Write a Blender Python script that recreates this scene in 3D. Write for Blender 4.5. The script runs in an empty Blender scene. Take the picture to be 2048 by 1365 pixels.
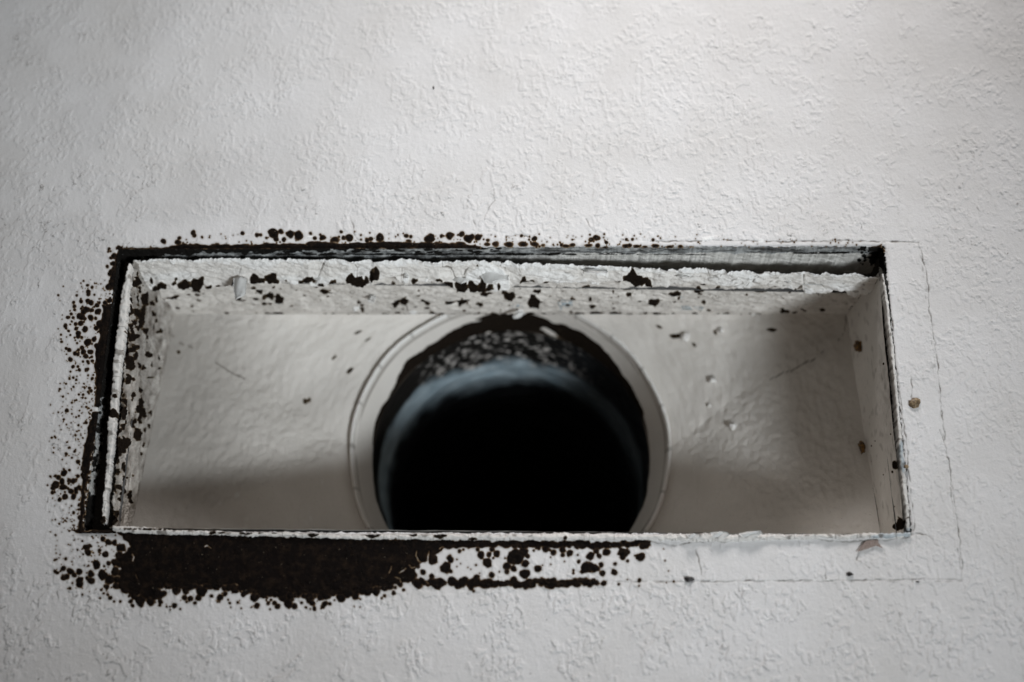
import bpy, math
import numpy as np
from math import radians as R
sc = bpy.context.scene
col = sc.collection
rng = np.random.default_rng(7)

# ------------------------------------------------------------------ camera
CAM = np.array([0.026051, -0.595965, -0.218097]); PITCH, YAW, ROLL = 0.381027, -0.032003, 0.011424
FPX = 2048 * 50 / 36.0
_f = np.array([math.sin(YAW) * math.cos(PITCH), math.cos(YAW) * math.cos(PITCH), math.sin(PITCH)])
_r = np.array([math.cos(YAW), -math.sin(YAW), 0.0]); _u = np.cross(_r, _f)
CR = math.cos(ROLL) * _r + math.sin(ROLL) * _u; CU = -math.sin(ROLL) * _r + math.cos(ROLL) * _u
cd = bpy.data.cameras.new('camera'); cam = bpy.data.objects.new('camera', cd); col.objects.link(cam)
from mathutils import Matrix, Vector
M = Matrix.Identity(4)
for i in range(3):
    M[i][0] = CR[i]; M[i][1] = CU[i]; M[i][2] = -_f[i]; M[i][3] = CAM[i]
cam.matrix_world = M
cd.lens = 50; cd.sensor_width = 36; cd.clip_start = 0.01; cd.clip_end = 50
cd.dof.use_dof = True; cd.dof.focus_distance = 0.640; cd.dof.aperture_fstop = 4.0
sc.camera = cam

# ------------------------------------------------------------------ light
w = bpy.data.worlds.new('World'); sc.world = w; w.use_nodes = True
w.node_tree.nodes['Background'].inputs[0].default_value = (1.0, 0.82, 0.66, 1)
w.node_tree.nodes['Background'].inputs[1].default_value = 0.040

def area(name, loc, tgt, size, power, color, spread=180):
    l = bpy.data.lights.new(name, 'AREA'); l.shape = 'RECTANGLE'; l.size = size[0]; l.size_y = size[1]
    l.energy = power; l.color = color; l.spread = R(spread)
    o = bpy.data.objects.new(name, l); col.objects.link(o); o.location = loc
    o.rotation_euler = (Vector(tgt) - Vector(loc)).to_track_quat('-Z', 'Y').to_euler(); return o
area('window_light', (0.80, -1.05, -0.82), (-0.05, 0, 0.10), (0.38, 0.20), 0.58, (0.90, 0.96, 1.0), 27)
area('room_light', (0.15, -0.29, 0.80), (0.07, 0, 0.085), (0.30, 0.16), 0.70, (1.0, 0.965, 0.95), 52)
sc.view_settings.view_transform = 'Standard'; sc.view_settings.look = 'None'
sc.view_settings.exposure = 0.0; sc.view_settings.gamma = 1.0
sc.cycles.max_bounces = 8; sc.cycles.diffuse_bounces = 5

# ------------------------------------------------------------------ helpers
def proj(P):
    d = P - CAM; z = d @ _f
    return 1024 + FPX * (d @ CR) / z, 682.5 - FPX * (d @ CU) / z
def at(x, y, Y=0.0):
    """the point of the plane at depth Y in the wall that the photograph shows at (x, y)"""
    x = np.asarray(x, float); y = np.asarray(y, float)
    d = _f + ((x - 1024) / FPX)[..., None] * CR + ((682.5 - y) / FPX)[..., None] * CU
    return CAM + d * ((Y - CAM[1]) / d[..., 1])[..., None]
def gn(ny, nx, sy, sx, seed):
    """smooth gaussian noise, correlation lengths in cells, zero mean unit deviation"""
    r = np.random.default_rng(seed).standard_normal((ny, nx))
    fy = np.fft.fftfreq(ny)[:, None]; fx = np.fft.rfftfreq(nx)[None, :]
    g = np.fft.irfft2(np.fft.rfft2(r) * np.exp(-2 * math.pi ** 2 * ((fy * sy) ** 2 + (fx * sx) ** 2)), s=(ny, nx))
    return (g - g.mean()) / g.std()
def ss(x, a, b):
    t = np.clip((x - a) / (b - a), 0, 1); return t * t * (3 - 2 * t)
def bil(A, x, y, ox=0.0, oy=0.0, s=1.0):
    gx = np.clip((x - ox) / s, 0, A.shape[1] - 1.001); gy = np.clip((y - oy) / s, 0, A.shape[0] - 1.001)
    ix = gx.astype(int); iy = gy.astype(int); fx = gx - ix; fy = gy - iy
    return (A[iy, ix] * (1 - fx) + A[iy, ix + 1] * fx) * (1 - fy) + (A[iy + 1, ix] * (1 - fx) + A[iy + 1, ix + 1] * fx) * fy

def grid_mesh(name, P, mat, parent=None, cells=None, attrs=None, flip=False, smooth=True):
    ny, nx = P.shape[:2]
    idx = np.arange(ny * nx).reshape(ny, nx)
    q = np.stack([idx[:-1, :-1], idx[:-1, 1:], idx[1:, 1:], idx[1:, :-1]], -1)
    if flip: q = q[..., ::-1]
    q = q[cells] if cells is not None else q.reshape(-1, 4)
    q = q.reshape(-1, 4)
    used = np.zeros(ny * nx, bool); used[q.ravel()] = True
    remap = np.cumsum(used) - 1
    q = remap[q]; V = P.reshape(-1, 3)[used]
    me = bpy.data.meshes.new(name)
    me.vertices.add(len(V)); me.vertices.foreach_set('co', V.astype(np.float32).ravel())
    me.loops.add(len(q) * 4); me.loops.foreach_set('vertex_index', q.astype(np.int32).ravel())
    me.polygons.add(len(q)); me.polygons.foreach_set('loop_start', (np.arange(len(q)) * 4).astype(np.int32))
    me.polygons.foreach_set('loop_total', np.full(len(q), 4, np.int32))
    me.polygons.foreach_set('use_smooth', np.full(len(q), smooth))
    me.update(calc_edges=True)
    for k, a in (attrs or {}).items():
        at_ = me.attributes.new(k, 'FLOAT', 'POINT')
        at_.data.foreach_set('value', np.broadcast_to(a, (ny, nx)).reshape(-1)[used].astype(np.float32))
    me.materials.append(mat)
    o = bpy.data.objects.new(name, me); col.objects.link(o)
    if parent: o.parent = parent
    return o
def poly_mesh(name, verts, faces, mat, parent=None, smooth=True):
    me = bpy.data.meshes.new(name); me.from_pydata([tuple(v) for v in verts], [], faces); me.update()
    for p in me.polygons: p.use_smooth = smooth
    me.materials.append(mat)
    o = bpy.data.objects.new(name, me); col.objects.link(o)
    if parent: o.parent = parent
    return o
def tag(o, label=None, cat=None, group=None, kind=None):
    if label: o['label'] = label
    if cat: o['category'] = cat
    if group: o['group'] = group
    if kind: o['kind'] = kind
    return o
def empty(name, loc):
    o = bpy.data.objects.new(name, None); o.empty_display_size = 0.02; col.objects.link(o); o.location = loc; return o

# ---- materials
class NT:
    def __init__(s, name):
        s.m = bpy.data.materials.new(name); s.m.use_nodes = True; s.t = s.m.node_tree
        s.b = s.t.nodes['Principled BSDF']
    def n(s, typ, **k):
        n = s.t.nodes.new(typ)
        for a, v in k.items(): setattr(n, a, v)
        return n
    def l(s, a, b): s.t.links.new(a, b)
    def attr(s, name): return s.n('ShaderNodeAttribute', attribute_name=name).outputs['Fac']
    def noise(s, scale, detail=4, rough=0.55, vec=None, dist=0.0):
        n = s.n('ShaderNodeTexNoise'); n.inputs['Scale'].default_value = scale; n.inputs['Detail'].default_value = detail
        n.inputs['Roughness'].default_value = rough; n.inputs['Distortion'].default_value = dist
        s.l(vec if vec is not None else s.obj(), n.inputs['Vector']); return n.outputs['Fac']
    def obj(s):
        if not hasattr(s, '_o'): s._o = s.n('ShaderNodeNewGeometry').outputs['Position']
        return s._o
    def scaled(s, v):
        m = s.n('ShaderNodeMapping'); m.inputs['Scale'].default_value = v; s.l(s.obj(), m.inputs['Vector']); return m.outputs[0]
    def ramp(s, fac, stops):
        r = s.n('ShaderNodeValToRGB'); e = r.color_ramp.elements
        while len(e) < len(stops): e.new(0.5)
        for i, (p, c) in enumerate(stops):
            e[i].position = p; e[i].color = (c, c, c, 1) if isinstance(c, (int, float)) else (*c, 1)
        s.l(fac, r.inputs[0]); return r.outputs[0]
    def mix(s, fac, a, b, mode='MIX'):
        m = s.n('ShaderNodeMix', data_type='RGBA', blend_type=mode)
        for v, i in ((fac, 0), (a, 6), (b, 7)):
            if isinstance(v, (int, float)): m.inputs[i].default_value = v
            elif isinstance(v, tuple): m.inputs[i].default_value = (*v, 1)
            else: s.l(v, m.inputs[i])
        return m.outputs[2]
    def math(s, op, a, b=None):
        m = s.n('ShaderNodeMath', operation=op)
        for v, i in ((a, 0), (b, 1)):
            if v is None: continue
            if isinstance(v, (int, float)): m.inputs[i].default_value = v
            else: s.l(v, m.inputs[i])
        return m.outputs[0]
    def bump(s, h, strength, dist=0.001):
        b = s.n('ShaderNodeBump'); b.inputs['Strength'].default_value = strength; b.inputs['Distance'].default_value = dist
        s.l(h, b.inputs['Height']); s.l(b.outputs[0], s.b.inputs['Normal'])
    def out(s, colr, rough=0.6, spec=0.3, metal=0.0):
        for v, k in ((colr, 'Base Color'), (rough, 'Roughness'), (metal, 'Metallic')):
            if isinstance(v, (int, float)): s.b.inputs[k].default_value = v
            elif isinstance(v, tuple): s.b.inputs[k].default_value = (*v, 1)
            else: s.l(v, s.b.inputs[k])
        s.b.inputs['Specular IOR Level'].default_value = spec
        return s.m

def paint_material(name, base, alt, dirt_shade_col=(0.10, 0.082, 0.065), fine=1.0, rough=0.68):
    t = NT(name)
    c = t.mix(t.ramp(t.noise(22, 3), [(0.35, 0), (0.68, 1)]), base, alt)
    c = t.mix(t.math('MULTIPLY', t.ramp(t.noise(900, 3), [(0.35, 1), (0.5, 0)]), 0.10), c, (0.45, 0.42, 0.38))
    c = t.mix(t.ramp(t.noise(1300, 2), [(0.255, 0.65), (0.285, 0)]), c, (0.16, 0.13, 0.10))       # tiny grime specks
    c = t.mix(t.attr('metal'), c, (0.32, 0.40, 0.45))
    c = t.mix(t.attr('white'), c, (0.86, 0.86, 0.85))
    c = t.mix(t.attr('dirt_shade'), c, dirt_shade_col)
    f = t.attr('mould')
    mc = t.ramp(f, [(0.0, (0.26, 0.20, 0.13)), (0.14, (0.05, 0.034, 0.02)), (0.4, (0.012, 0.009, 0.007))])
    mc = t.mix(t.ramp(t.noise(1500, 3), [(0.60, 0), (0.75, 0.25)]), mc, (0.10, 0.075, 0.05))
    mk = t.ramp(f, [(0.02, 0), (0.10, 1)])
    c = t.mix(mk, c, mc)
    t.bump(t.math('ADD', t.noise(1400, 3), t.math('MULTIPLY', t.noise(420, 2), 1.4)), 0.22 * fine, 0.0006)
    m = t.out(c, t.mix(mk, (rough,) * 3, (0.95,) * 3), 0.30, t.math('MULTIPLY', t.attr('metal'), 0.6))
    t.l(t.math('MULTIPLY', t.math('SUBTRACT', 1.0, mk), 0.30), t.b.inputs['Specular IOR Level'])
    return m
m_wall = paint_material('wall_paint', (0.745, 0.735, 0.735), (0.68, 0.665, 0.655))
m_boot = paint_material('boot_paint', (0.72, 0.69, 0.65), (0.63, 0.60, 0.56), fine=1.3)
t = NT('gypsum_edge')
c = t.mix(t.ramp(t.noise(260, 5, 0.7, t.scaled((1, 1, 2.5))), [(0.35, 0), (0.65, 1)]), (0.50, 0.51, 0.50), (0.20, 0.21, 0.215))
c = t.mix(t.attr('dirt_shade'), c, (0.03, 0.028, 0.026)); f = t.attr('mould')
c = t.mix(t.attr('white'), c, (0.72, 0.70, 0.66))
c = t.mix(t.ramp(f, [(0.02, 0), (0.12, 1)]), c, (0.010, 0.009, 0.008))
t.bump(t.noise(900, 5, 0.7), 0.6, 0.0012); m_edge = t.out(c, 0.95, 0.1)
def mould_material():
    t = NT('black_mould'); f = t.attr('mould')
    c = t.ramp(f, [(0.0, (0.36, 0.27, 0.17)), (0.12, (0.14, 0.088, 0.05)), (0.34, (0.026, 0.016, 0.010)), (0.85, (0.007, 0.0052, 0.0045))])
    c = t.mix(t.ramp(t.noise(260, 5, 0.75), [(0.48, 0), (0.72, 0.8)]), c, (0.030, 0.019, 0.012))
    c = t.mix(t.ramp(t.noise(1100, 1), [(0.76, 0), (0.80, 0.6)]), c, (0.22, 0.18, 0.13))
    t.bump(t.noise(2200, 4, 0.7), 0.8, 0.0008)
    return t.out(c, 0.98, 0.08)
m_mould = mould_material()

# ------------------------------------------------------------------ tracing fields (photograph pixels -> real surfaces)
JIT = gn(1365, 2048, 2.2, 2.2, 11) * 0.55 + gn(1365, 2048, 5, 5, 12) * 0.7
WX = gn(1365, 2048, 4, 4, 13); WY = gn(1365, 2048, 4, 4, 14)
def new_field(): return np.full((1365, 2048), -9.0)
def stamp(F, spots, grow=1.0, jit=0.09, warp=0.11):
    for s in spots:
        x, y, rx = s[:3]; ry = s[3] if len(s) > 3 else rx
        rx = rx * grow; ry = ry * grow
        m = int(max(rx, ry) + 12)
        x0, x1 = max(0, int(x) - m), min(2048, int(x) + m + 1); y0, y1 = max(0, int(y) - m), min(1365, int(y) + m + 1)
        if x1 <= x0 or y1 <= y0: continue
        yy, xx = np.mgrid[y0:y1, x0:x1]
        rm = min(rx, ry)
        wx = WX[y0:y1, x0:x1] * min(rm * warp, 1.6); wy = WY[y0:y1, x0:x1] * min(rm * warp, 1.6)
        d = np.sqrt(((xx + wx - x) / rx) ** 2 + ((yy + wy - y) / ry) ** 2)
        v = (1 - d) * math.sqrt(rx * ry) * (0.65 if rx != ry else 1) + JIT[y0:y1, x0:x1] * min(jit * rm, 1.3)
        F[y0:y1, x0:x1] = np.maximum(F[y0:y1, x0:x1], v)
def poly(F, pts, jit=1.5, cap=14):
    p = np.array(pts, float)
    x0, y0 = np.maximum(p.min(0) - 12, 0).astype(int); x1, y1 = np.minimum(p.max(0) + 13, (2047, 1364)).astype(int)
    yy, xx = np.mgrid[y0:y1, x0:x1].astype(float)
    yy = yy + WY[y0:y1, x0:x1] * jit; xx = xx + WX[y0:y1, x0:x1] * jit
    ins = np.zeros(xx.shape, bool); dist = np.full(xx.shape, 1e9)
    for a, b in zip(p, np.roll(p, -1, 0)):
        with np.errstate(divide='ignore', invalid='ignore'):
            ins ^= ((a[1] > yy) != (b[1] > yy)) & (xx < (b[0] - a[0]) * (yy - a[1]) / (b[1] - a[1] + 1e-12) + a[0])
        e = b - a; tt = np.clip(((xx - a[0]) * e[0] + (yy - a[1]) * e[1]) / (e @ e + 1e-9), 0, 1)
        dist = np.minimum(dist, np.hypot(xx - a[0] - tt * e[0], yy - a[1] - tt * e[1]))
    v = np.where(ins, np.minimum(dist, cap), -dist) + JIT[y0:y1, x0:x1] * 0.7
    F[y0:y1, x0:x1] = np.maximum(F[y0:y1, x0:x1], v)
def line(F, pts, wd, jit=0.6):
    """polyline of half-width wd px; jagged"""
    p = np.array(pts, float)
    for a, b in zip(p[:-1], p[1:]):
        x0, y0 = np.maximum(np.minimum(a, b) - 8, 0).astype(int); x1, y1 = np.minimum(np.maximum(a, b) + 9, (2047, 1364)).astype(int)
        yy, xx = np.mgrid[y0:y1, x0:x1].astype(float)
        xx = xx + WX[y0:y1, x0:x1] * jit; yy = yy + WY[y0:y1, x0:x1] * jit
        e = b - a; tt = np.clip(((xx - a[0]) * e[0] + (yy - a[1]) * e[1]) / (e @ e + 1e-9), 0, 1)
        v = wd - np.hypot(xx - a[0] - tt * e[0], yy - a[1] - tt * e[1]) + JIT[y0:y1, x0:x1] * 0.35
        F[y0:y1, x0:x1] = np.maximum(F[y0:y1, x0:x1], v)
def conv(lst, ox, oy, k): return [(ox + s[0] / k, oy + s[1] / k) + tuple(v / k for v in s[2:]) for s in lst]
def scatter(n, xr, yr, r0, r1, seed, pw=2.5, cond=None):
    g = np.random.default_rng(seed); out = []
    while len(out) < n:
        x = g.uniform(*xr); y = g.uniform(*yr)
        if cond and g.random() > cond(x, y): continue
        out.append((x, y, r0 + (r1 - r0) * g.random() ** pw))
    return out

# --- mould on the wall, under the opening
S_low = conv([(295,250,35),(360,270,30),(478,262,25),(440,325,38),(480,350,12),(262,320,12),(293,358,20),(350,390,20),(195,385,45),(543,215,12),(570,205,7),
 (668,205,13),(690,240,22),(697,255,15),(745,238,18),(738,295,30),(775,262,10),(798,235,22),(765,205,18),(925,250,50),(975,222,28),(990,300,22),(1007,250,15),
 (868,315,25),(915,335,20),(868,358,15),(990,370,30),(1078,340,24),(763,375,20),(658,392,20),(1185,225,20),(1245,205,20),(1247,240,15),(1297,228,24),(1345,185,22),
 (1355,285,12),(1437,250,26),(1472,215,20),(1498,248,20),(1545,222,25),(1505,305,18),(1400,330,32),(1425,322,33),(1460,335,30),(1517,368,20),(1600,358,22),(1607,302,13),
 (1665,225,36),(1655,262,22),(1690,282,10),(1777,252,27),(1795,180,22),(1320,345,8),(1320,365,8),(1740,245,6),(853,262,6),(655,308,7),(525,270,6),(1130,200,22),
 (1085,195,12),(1050,210,7),(1160,208,10),(525,320,4),(550,300,4),(600,325,4),(620,338,4),(815,355,5),(680,365,5),(1350,240,6),(1165,255,5),(1165,305,5),(1110,312,5),
 (1260,285,5),(1945,280,5),(1970,350,4),(1935,200,4),(1772,415,14),(1523,435,20),(1768,450,7),(1628,440,8),(1690,410,5),(1955,430,5),(2005,420,8),(92,502,13),(33,520,10),
 (162,478,11),(640,485,9)], 760, 1040, 3.413)
_g = np.random.default_rng(3)
S_low += [(760 + (240 + k) / 3.413, 1040 + (432 + _g.uniform(-14, 14)) / 3.413, _g.uniform(5.0, 9.5)) for k in range(0, 1240, 21) if not 190 < k < 250]
S_low += [(x, 1086 + _g.uniform(0, 7) - max(0, (x - 1200) * 0.03), _g.uniform(4, 8)) for x in np.arange(860, 1296, 9)]
S_bl = conv([(495,665,18),(460,660,17),(425,640,15),(530,690,25),(332,688,18),(350,676,10),(342,720,20),(407,705,10),(440,732,18),(390,790,24),(460,785,12),(435,800,8),(147,762,9),(210,757,9),
 (198,812,15),(145,830,10),(160,838,10),(240,825,18),(258,850,14),(290,825,18),(218,858,14),(198,866,14),(290,880,20),(295,905,18),(356,845,18),(360,885,22),(335,870,12),
 (430,855,28),(465,880,25),(500,825,24),(508,880,22),(505,915,18),(450,920,15),(440,915,10),(418,938,8),(235,928,9),(222,930,5),(308,965,6),(410,985,7),(455,965,8),(468,985,13),(492,1005,8),
 (432,958,6),(530,1005,8),(580,973,9),(590,1005,12),(600,1033,12),(645,1000,28),(650,1025,15),(705,1008,20),(765,1005,15),(760,1025,10),(845,1030,14),(800,1035,6),
 (820,1035,5),(880,1050,6),(822,1053,5),(855,945,22),(912,938,25),(905,982,18),(940,985,15),(965,1015,10),(985,985,16),(1002,940,30),(780,965,13),(1062,972,10),
 (1110,982,18),(1142,962,13),(1170,1015,8),(1215,1010,8),(1235,1045,6),(1310,985,22),(1325,1028,18),(1335,975,12),(1365,960,15),(1382,998,6),(1395,1015,14),(1410,995,8),
 (1430,1015,13),(1450,1035,15),(1480,985,26),(1510,1018,24),(1537,995,9),(1550,1033,16),(1590,1012,8),(1615,1038,7),(1635,1000,17),(1655,1015,18),(1665,1045,12),
 (1700,973,18),(1725,1020,15),(1715,1035,12),(1755,1022,10),(1815,985,22),(1905,975,20),(1975,950,25),(2035,942,15),(1640,1048,5),(1705,1045,5),(1405,1050,5),
 (820,920,15),(1270,950,20),(690,960,30),(730,970,25),(620,945,25),(560,935,25),(540,910,22),(500,780,20),(520,740,22),(1090,905,30),(1190,925,20)], 60, 860, 2.926)
S_bl += scatter(110, (110, 240), (1070, 1185), 0.7, 2.2, 21)
S_bl += scatter(60, (250, 800), (1180, 1215), 0.8, 2.6, 22, cond=lambda x, y: 1.0 if y < 1226 - abs(x - 400) * 0.03 else 0)
BAND = [(232,1064),(300,1064),(400,1068),(600,1074),(700,1076),(900,1080),(1100,1083),(1200,1085),(1302,1083),(1288,1090),(1240,1092),(1200,1095),(1150,1094),(1100,1097),(1040,1092),(960,1097),
 (900,1097),(882,1105),(868,1116),(850,1122),(835,1132),(826,1142),(815,1150),(800,1172),(760,1174),(722,1180),(700,1190),(640,1190),(560,1186),(490,1182),(470,1172),(440,1170),(400,1168),(335,1170),
 (318,1180),(318,1195),(290,1197),(275,1185),(250,1180),(238,1160),(244,1140),(232,1118),(250,1105),(262,1092),(245,1080)]
lerp_ = lambda a, b, q: a + (b - a) * q
F_low = new_field(); S_sc = []
for (xa_, ya_), (xb_, yb_) in zip([(815,1150),(800,1172),(760,1176),(722,1182),(640,1191),(560,1187),(490,1183),(440,1171),(400,1169),(335,1172),(318,1192),(290,1197),(260,1184),(240,1160),(244,1138)], [(800,1172),(760,1176),(722,1182),(640,1191),(560,1187),(490,1183),(440,1171),(400,1169),(335,1172),(318,1192),(290,1197),(260,1184),(240,1160),(244,1138),(234,1116)]):
    n_ = max(1, int(math.hypot(xb_ - xa_, yb_ - ya_) / 9))
    S_sc += [(lerp_(xa_, xb_, q) + _g.uniform(-2, 2), lerp_(ya_, yb_, q) + _g.uniform(-4, 6), _g.uniform(3.5, 9)) for q in np.linspace(0, 1, n_ + 1)[:-1]]
stamp(F_low, S_low + S_bl + S_sc, 1.08); poly(F_low, BAND, 1.6)
GAPS = [[(834,1103),(832,1112),(837,1122),(842,1126)],[(858,1104),(857,1116),(856,1128)],[(778,1146),(783,1139),(784,1134)],[(800,1146),(806,1142),(812,1137)],[(886,1118),(890,1122),(893,1115)],
 [(880,1098),(885,1094),(890,1096)],[(790,1155),(800,1157),(803,1165)],[(410,1094),(416,1092),(423,1097)],[(265,1108),(268,1114),(266,1122)],[(271,1150),(276,1157)],[(818,1130),(824,1136),(830,1134)],[(853,1165),(858,1170)]]
T = new_field()
for g in GAPS: line(T, g, 1.5, 0.7)
stamp(T, scatter(26, (280, 820), (1085, 1165), 0.5, 1.0, 23))
F_low = np.minimum(F_low, 0.8 - T * 1.0 + (T < -1.2) * 20)
# --- left of the opening
S_ll = conv([(200,255,16),(150,270,8),(170,280,14),(152,320,20),(190,300,16),(200,335,20),(135,345,12),(130,370,10),(232,298,12),(255,300,14),(275,350,14),(290,340,12),
 (243,360,16),(205,392,16),(175,410,12),(255,392,14),(145,365,6),(225,345,8),(272,293,6),(180,375,5),(232,238,8),(212,142,8),(140,105,5),(262,125,7),(245,165,6),(255,485,9),(297,350,10)], 60, 860, 2.926)
S_ul = conv([(432,50,14),(472,70,14),(438,110,18),(440,132,16),(337,143,11),(432,192,18),(463,212,20),(373,198,15),(308,208,14),(315,243,15),(318,275,11),(388,245,10),(378,265,13),
 (420,265,22),(400,295,25),(430,275,28),(470,280,20),(515,232,18),(525,300,25),(540,310,10),(510,350,15),(465,345,25),(355,330,22),(385,345,25),(410,360,15),(325,400,20),
 (370,400,25),(285,312,14),(257,343,18),(302,345,14),(290,380,10),(330,445,18),(235,420,18),(240,438,12),(262,465,13),(410,450,25),(405,460,22),(350,490,22),(350,515,20),
 (380,525,12),(190,500,11),(197,565,12),(193,540,6),(278,505,9),(315,527,9),(275,407,7),(435,570,28),(430,595,12),(495,545,20),(335,577,10),(383,620,18),(395,655,20),
 (350,640,14),(240,628,13),(268,643,19),(318,672,18),(345,680,14),(420,695,22),(450,655,15),(468,655,18),(470,700,12),(275,728,20),(302,790,15),(392,745,11),(435,745,14),
 (345,790,13),(360,820,15),(325,757,5),(440,760,10),(480,740,10),(415,830,8),(435,815,12),(520,740,15),(265,890,5),(330,912,10),(437,872,8),(478,900,15),(450,985,12),
 (467,1010,12),(438,1020,9),(407,990,7),(390,1075,8),(415,1078,8),(210,1065,9),(318,1100,8),(290,1120,9),(245,1190,16),(425,1160,10),(445,1170,8),(215,1270,9),(350,1325,9),
 (420,1300,12),(400,1305,8),(330,1250,8),(355,1240,9),(290,1220,7),(540,400,28),(550,620,35),(510,440,18),(520,600,25),(645,12,16),(545,420,25)], 80, 560, 4.55)
edge_x = lambda y: 235 - (y - 497) * 70 / 565.0
S_ul += scatter(170, (115, 235), (560, 790), 0.5, 2.4, 31, 2.2, cond=lambda x, y: (1.0 if x < edge_x(y) else 0) * math.exp(-max(0, edge_x(y) - 40 - x) / 35))
S_ll += scatter(330, (95, 225), (770, 1065), 0.5, 2.1, 32, 2.6, cond=lambda x, y: (1.0 if x < edge_x(y) else 0) * math.exp(-(edge_x(y) - x) / 38))
S_ll += scatter(80, (150, 200), (880, 1065), 1.2, 5.0, 33, 1.4, cond=lambda x, y: math.exp(-abs(edge_x(y) - x - 3) / 7))
S_ul += scatter(90, (195, 240), (498, 800), 1.2, 5.0, 34, 1.5, cond=lambda x, y: math.exp(-abs(edge_x(y) - x - 2) / 6))
F_left = new_field(); stamp(F_left, S_ul + S_ll, 1.08)
poly(F_left, [(226,604),(232,600),(232,640),(224,700),(214,780),(206,820),(190,812),(192,770),(190,745),(190,722),(195,700),(200,670),(197,655),(206,635),(205,612)], 1.2)
poly(F_left, [(237,494),(245,490),(240,560),(226,604),(224,560),(230,520)], 1.5)
poly(F_left, [(184,822),(206,822),(190,880),(178,940),(170,1000),(166,1066),(150,1064),(158,1056),(160,1010),(166,960),(164,925),(172,880)], 1.2)
poly(F_left, [(140,1062),(230,1056),(232,1074),(160,1070)], 1.6)
# --- above the opening
S_top = conv([(647,120,28),(800,130,28),(812,85,18),(955,30,25),(970,60,18),(1045,80,14),(865,165,35,22),(925,155,12),(975,155,10),(1125,62,7),(1203,152,22,14),(1460,35,22),(1605,55,25),
 (1640,52,20),(1705,85,12),(1780,40,48),(1800,95,28),(1850,15,25),(1940,45,40),(2030,60,45),(1885,105,20),(1548,125,7),(1290,90,6),(1240,45,5),(190,190,25),
 (520,178,7),(400,195,8),(273,180,7)], 200, 460, 5.12)
S_top += conv([(5,70,30),(110,40,15),(150,85,20),(210,50,14),(230,80,28),(365,105,45,28),(400,75,12),(425,22,18),(450,85,22),(510,85,35),(560,20,6),(625,55,9),(625,102,12),
 (685,108,25),(725,95,22),(815,85,38),(715,30,8),(1060,38,6),(1090,62,20),(1135,70,15),(1115,115,25,14),(1300,100,30),(1340,80,38),(1320,95,40),(1453,65,20),(1430,125,10),
 (1530,60,40),(1658,48,28),(1725,90,38),(1755,75,30),(1830,85,36),(1883,102,9),(1925,108,16),(1788,125,8),(1810,125,8),(2000,145,30,22),(1915,150,30,16),(1400,145,30,20),
 (1470,155,30,16),(1560,155,35,22),(1640,150,45,24),(170,150,110,30),(380,160,80,20),(620,155,160,20),(900,145,180,20),(1150,150,140,18)], 600, 460, 5.12)
S_top += conv([(90,150,42,22),(235,148,45,22),(355,148,38,20),(222,62,14),(350,88,25),(740,100,10),(985,82,35,24),(935,100,28,22),(1088,125,20),(1292,98,15),(1358,98,16),(1568,105,14),
 (440,158,18,12),(545,152,9),(590,152,8),(630,155,15),(680,165,35,16),(740,155,28,16),(905,158,38,14),(1000,160,20),(1080,180,30,10),(1290,165,32,18),(1400,170,35,14),
 (1330,160,18),(1490,175,28,12),(1590,165,35,18),(1735,175,28,12),(1848,170,22,14),(480,125,6),(875,120,7),(920,50,10),(1205,155,7),(1233,125,6),(1440,160,8),(1660,170,6),(1770,165,6)], 1000, 460, 5.12)
S_top += scatter(150, (320, 1400), (468, 495), 0.6, 2.0, 41, 2.5) + scatter(40, (1440, 1770), (478, 497), 0.5, 1.6, 42, 2.0)
F_top = new_field(); stamp(F_top, S_top, 1.08)
poly(F_top, [(325,495),(340,491),(400,489),(500,489),(560,488),(650,487),(760,486),(860,486),(920,489),(960,492),(960,499),(320,499)], 1.0)
line(F_top, [(232,497),(330,499)], 1.6, 1.0)
line(F_top, [(1740,500),(1757,494),(1766,502)], 4.0, 2.0)

# ------------------------------------------------------------------ the wall
HW, HH = 0.178, 0.0678
SP = 0.00034
wx0, wx1, wz0, wz1 = -0.290, 0.322, -0.172, 0.232
NX = int((wx1 - wx0) / SP) + 1; NZ = int((wz1 - wz0) / SP) + 1
X = wx0 + np.arange(NX) * SP; Z = wz0 + np.arange(NZ) * SP
XX, ZZ = np.meshgrid(X, Z)
mm = 0.001 / SP
PX, PY = proj(np.stack([XX, np.zeros_like(XX), ZZ], -1))
big = gn(NZ, NX, 3.6 * mm, 3.2 * mm, 101)
big2 = gn(NZ, NX, 22 * mm, 22 * mm, 102)
n1 = gn(NZ, NX, 0.85 * mm, 0.62 * mm, 103) + 0.32 * gn(NZ, NX, 0.4 * mm, 0.36 * mm, 104)
n2 = gn(NZ, NX, 1.25 * mm, 0.85 * mm, 105) + 0.3 * gn(NZ, NX, 0.42 * mm, 0.4 * mm, 106)
n3 = gn(NZ, NX, 0.9 * mm, 0.9 * mm, 107)
brk = gn(NZ, NX, 1.6 * mm, 1.6 * mm, 108)
rough_m = 0.25 + 0.75 * ss(big + 0.3 * big2, -0.9, 0.0)
rough_m *= 1.0 + 0.5 * ss(PY, 1120, 1200)
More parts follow.
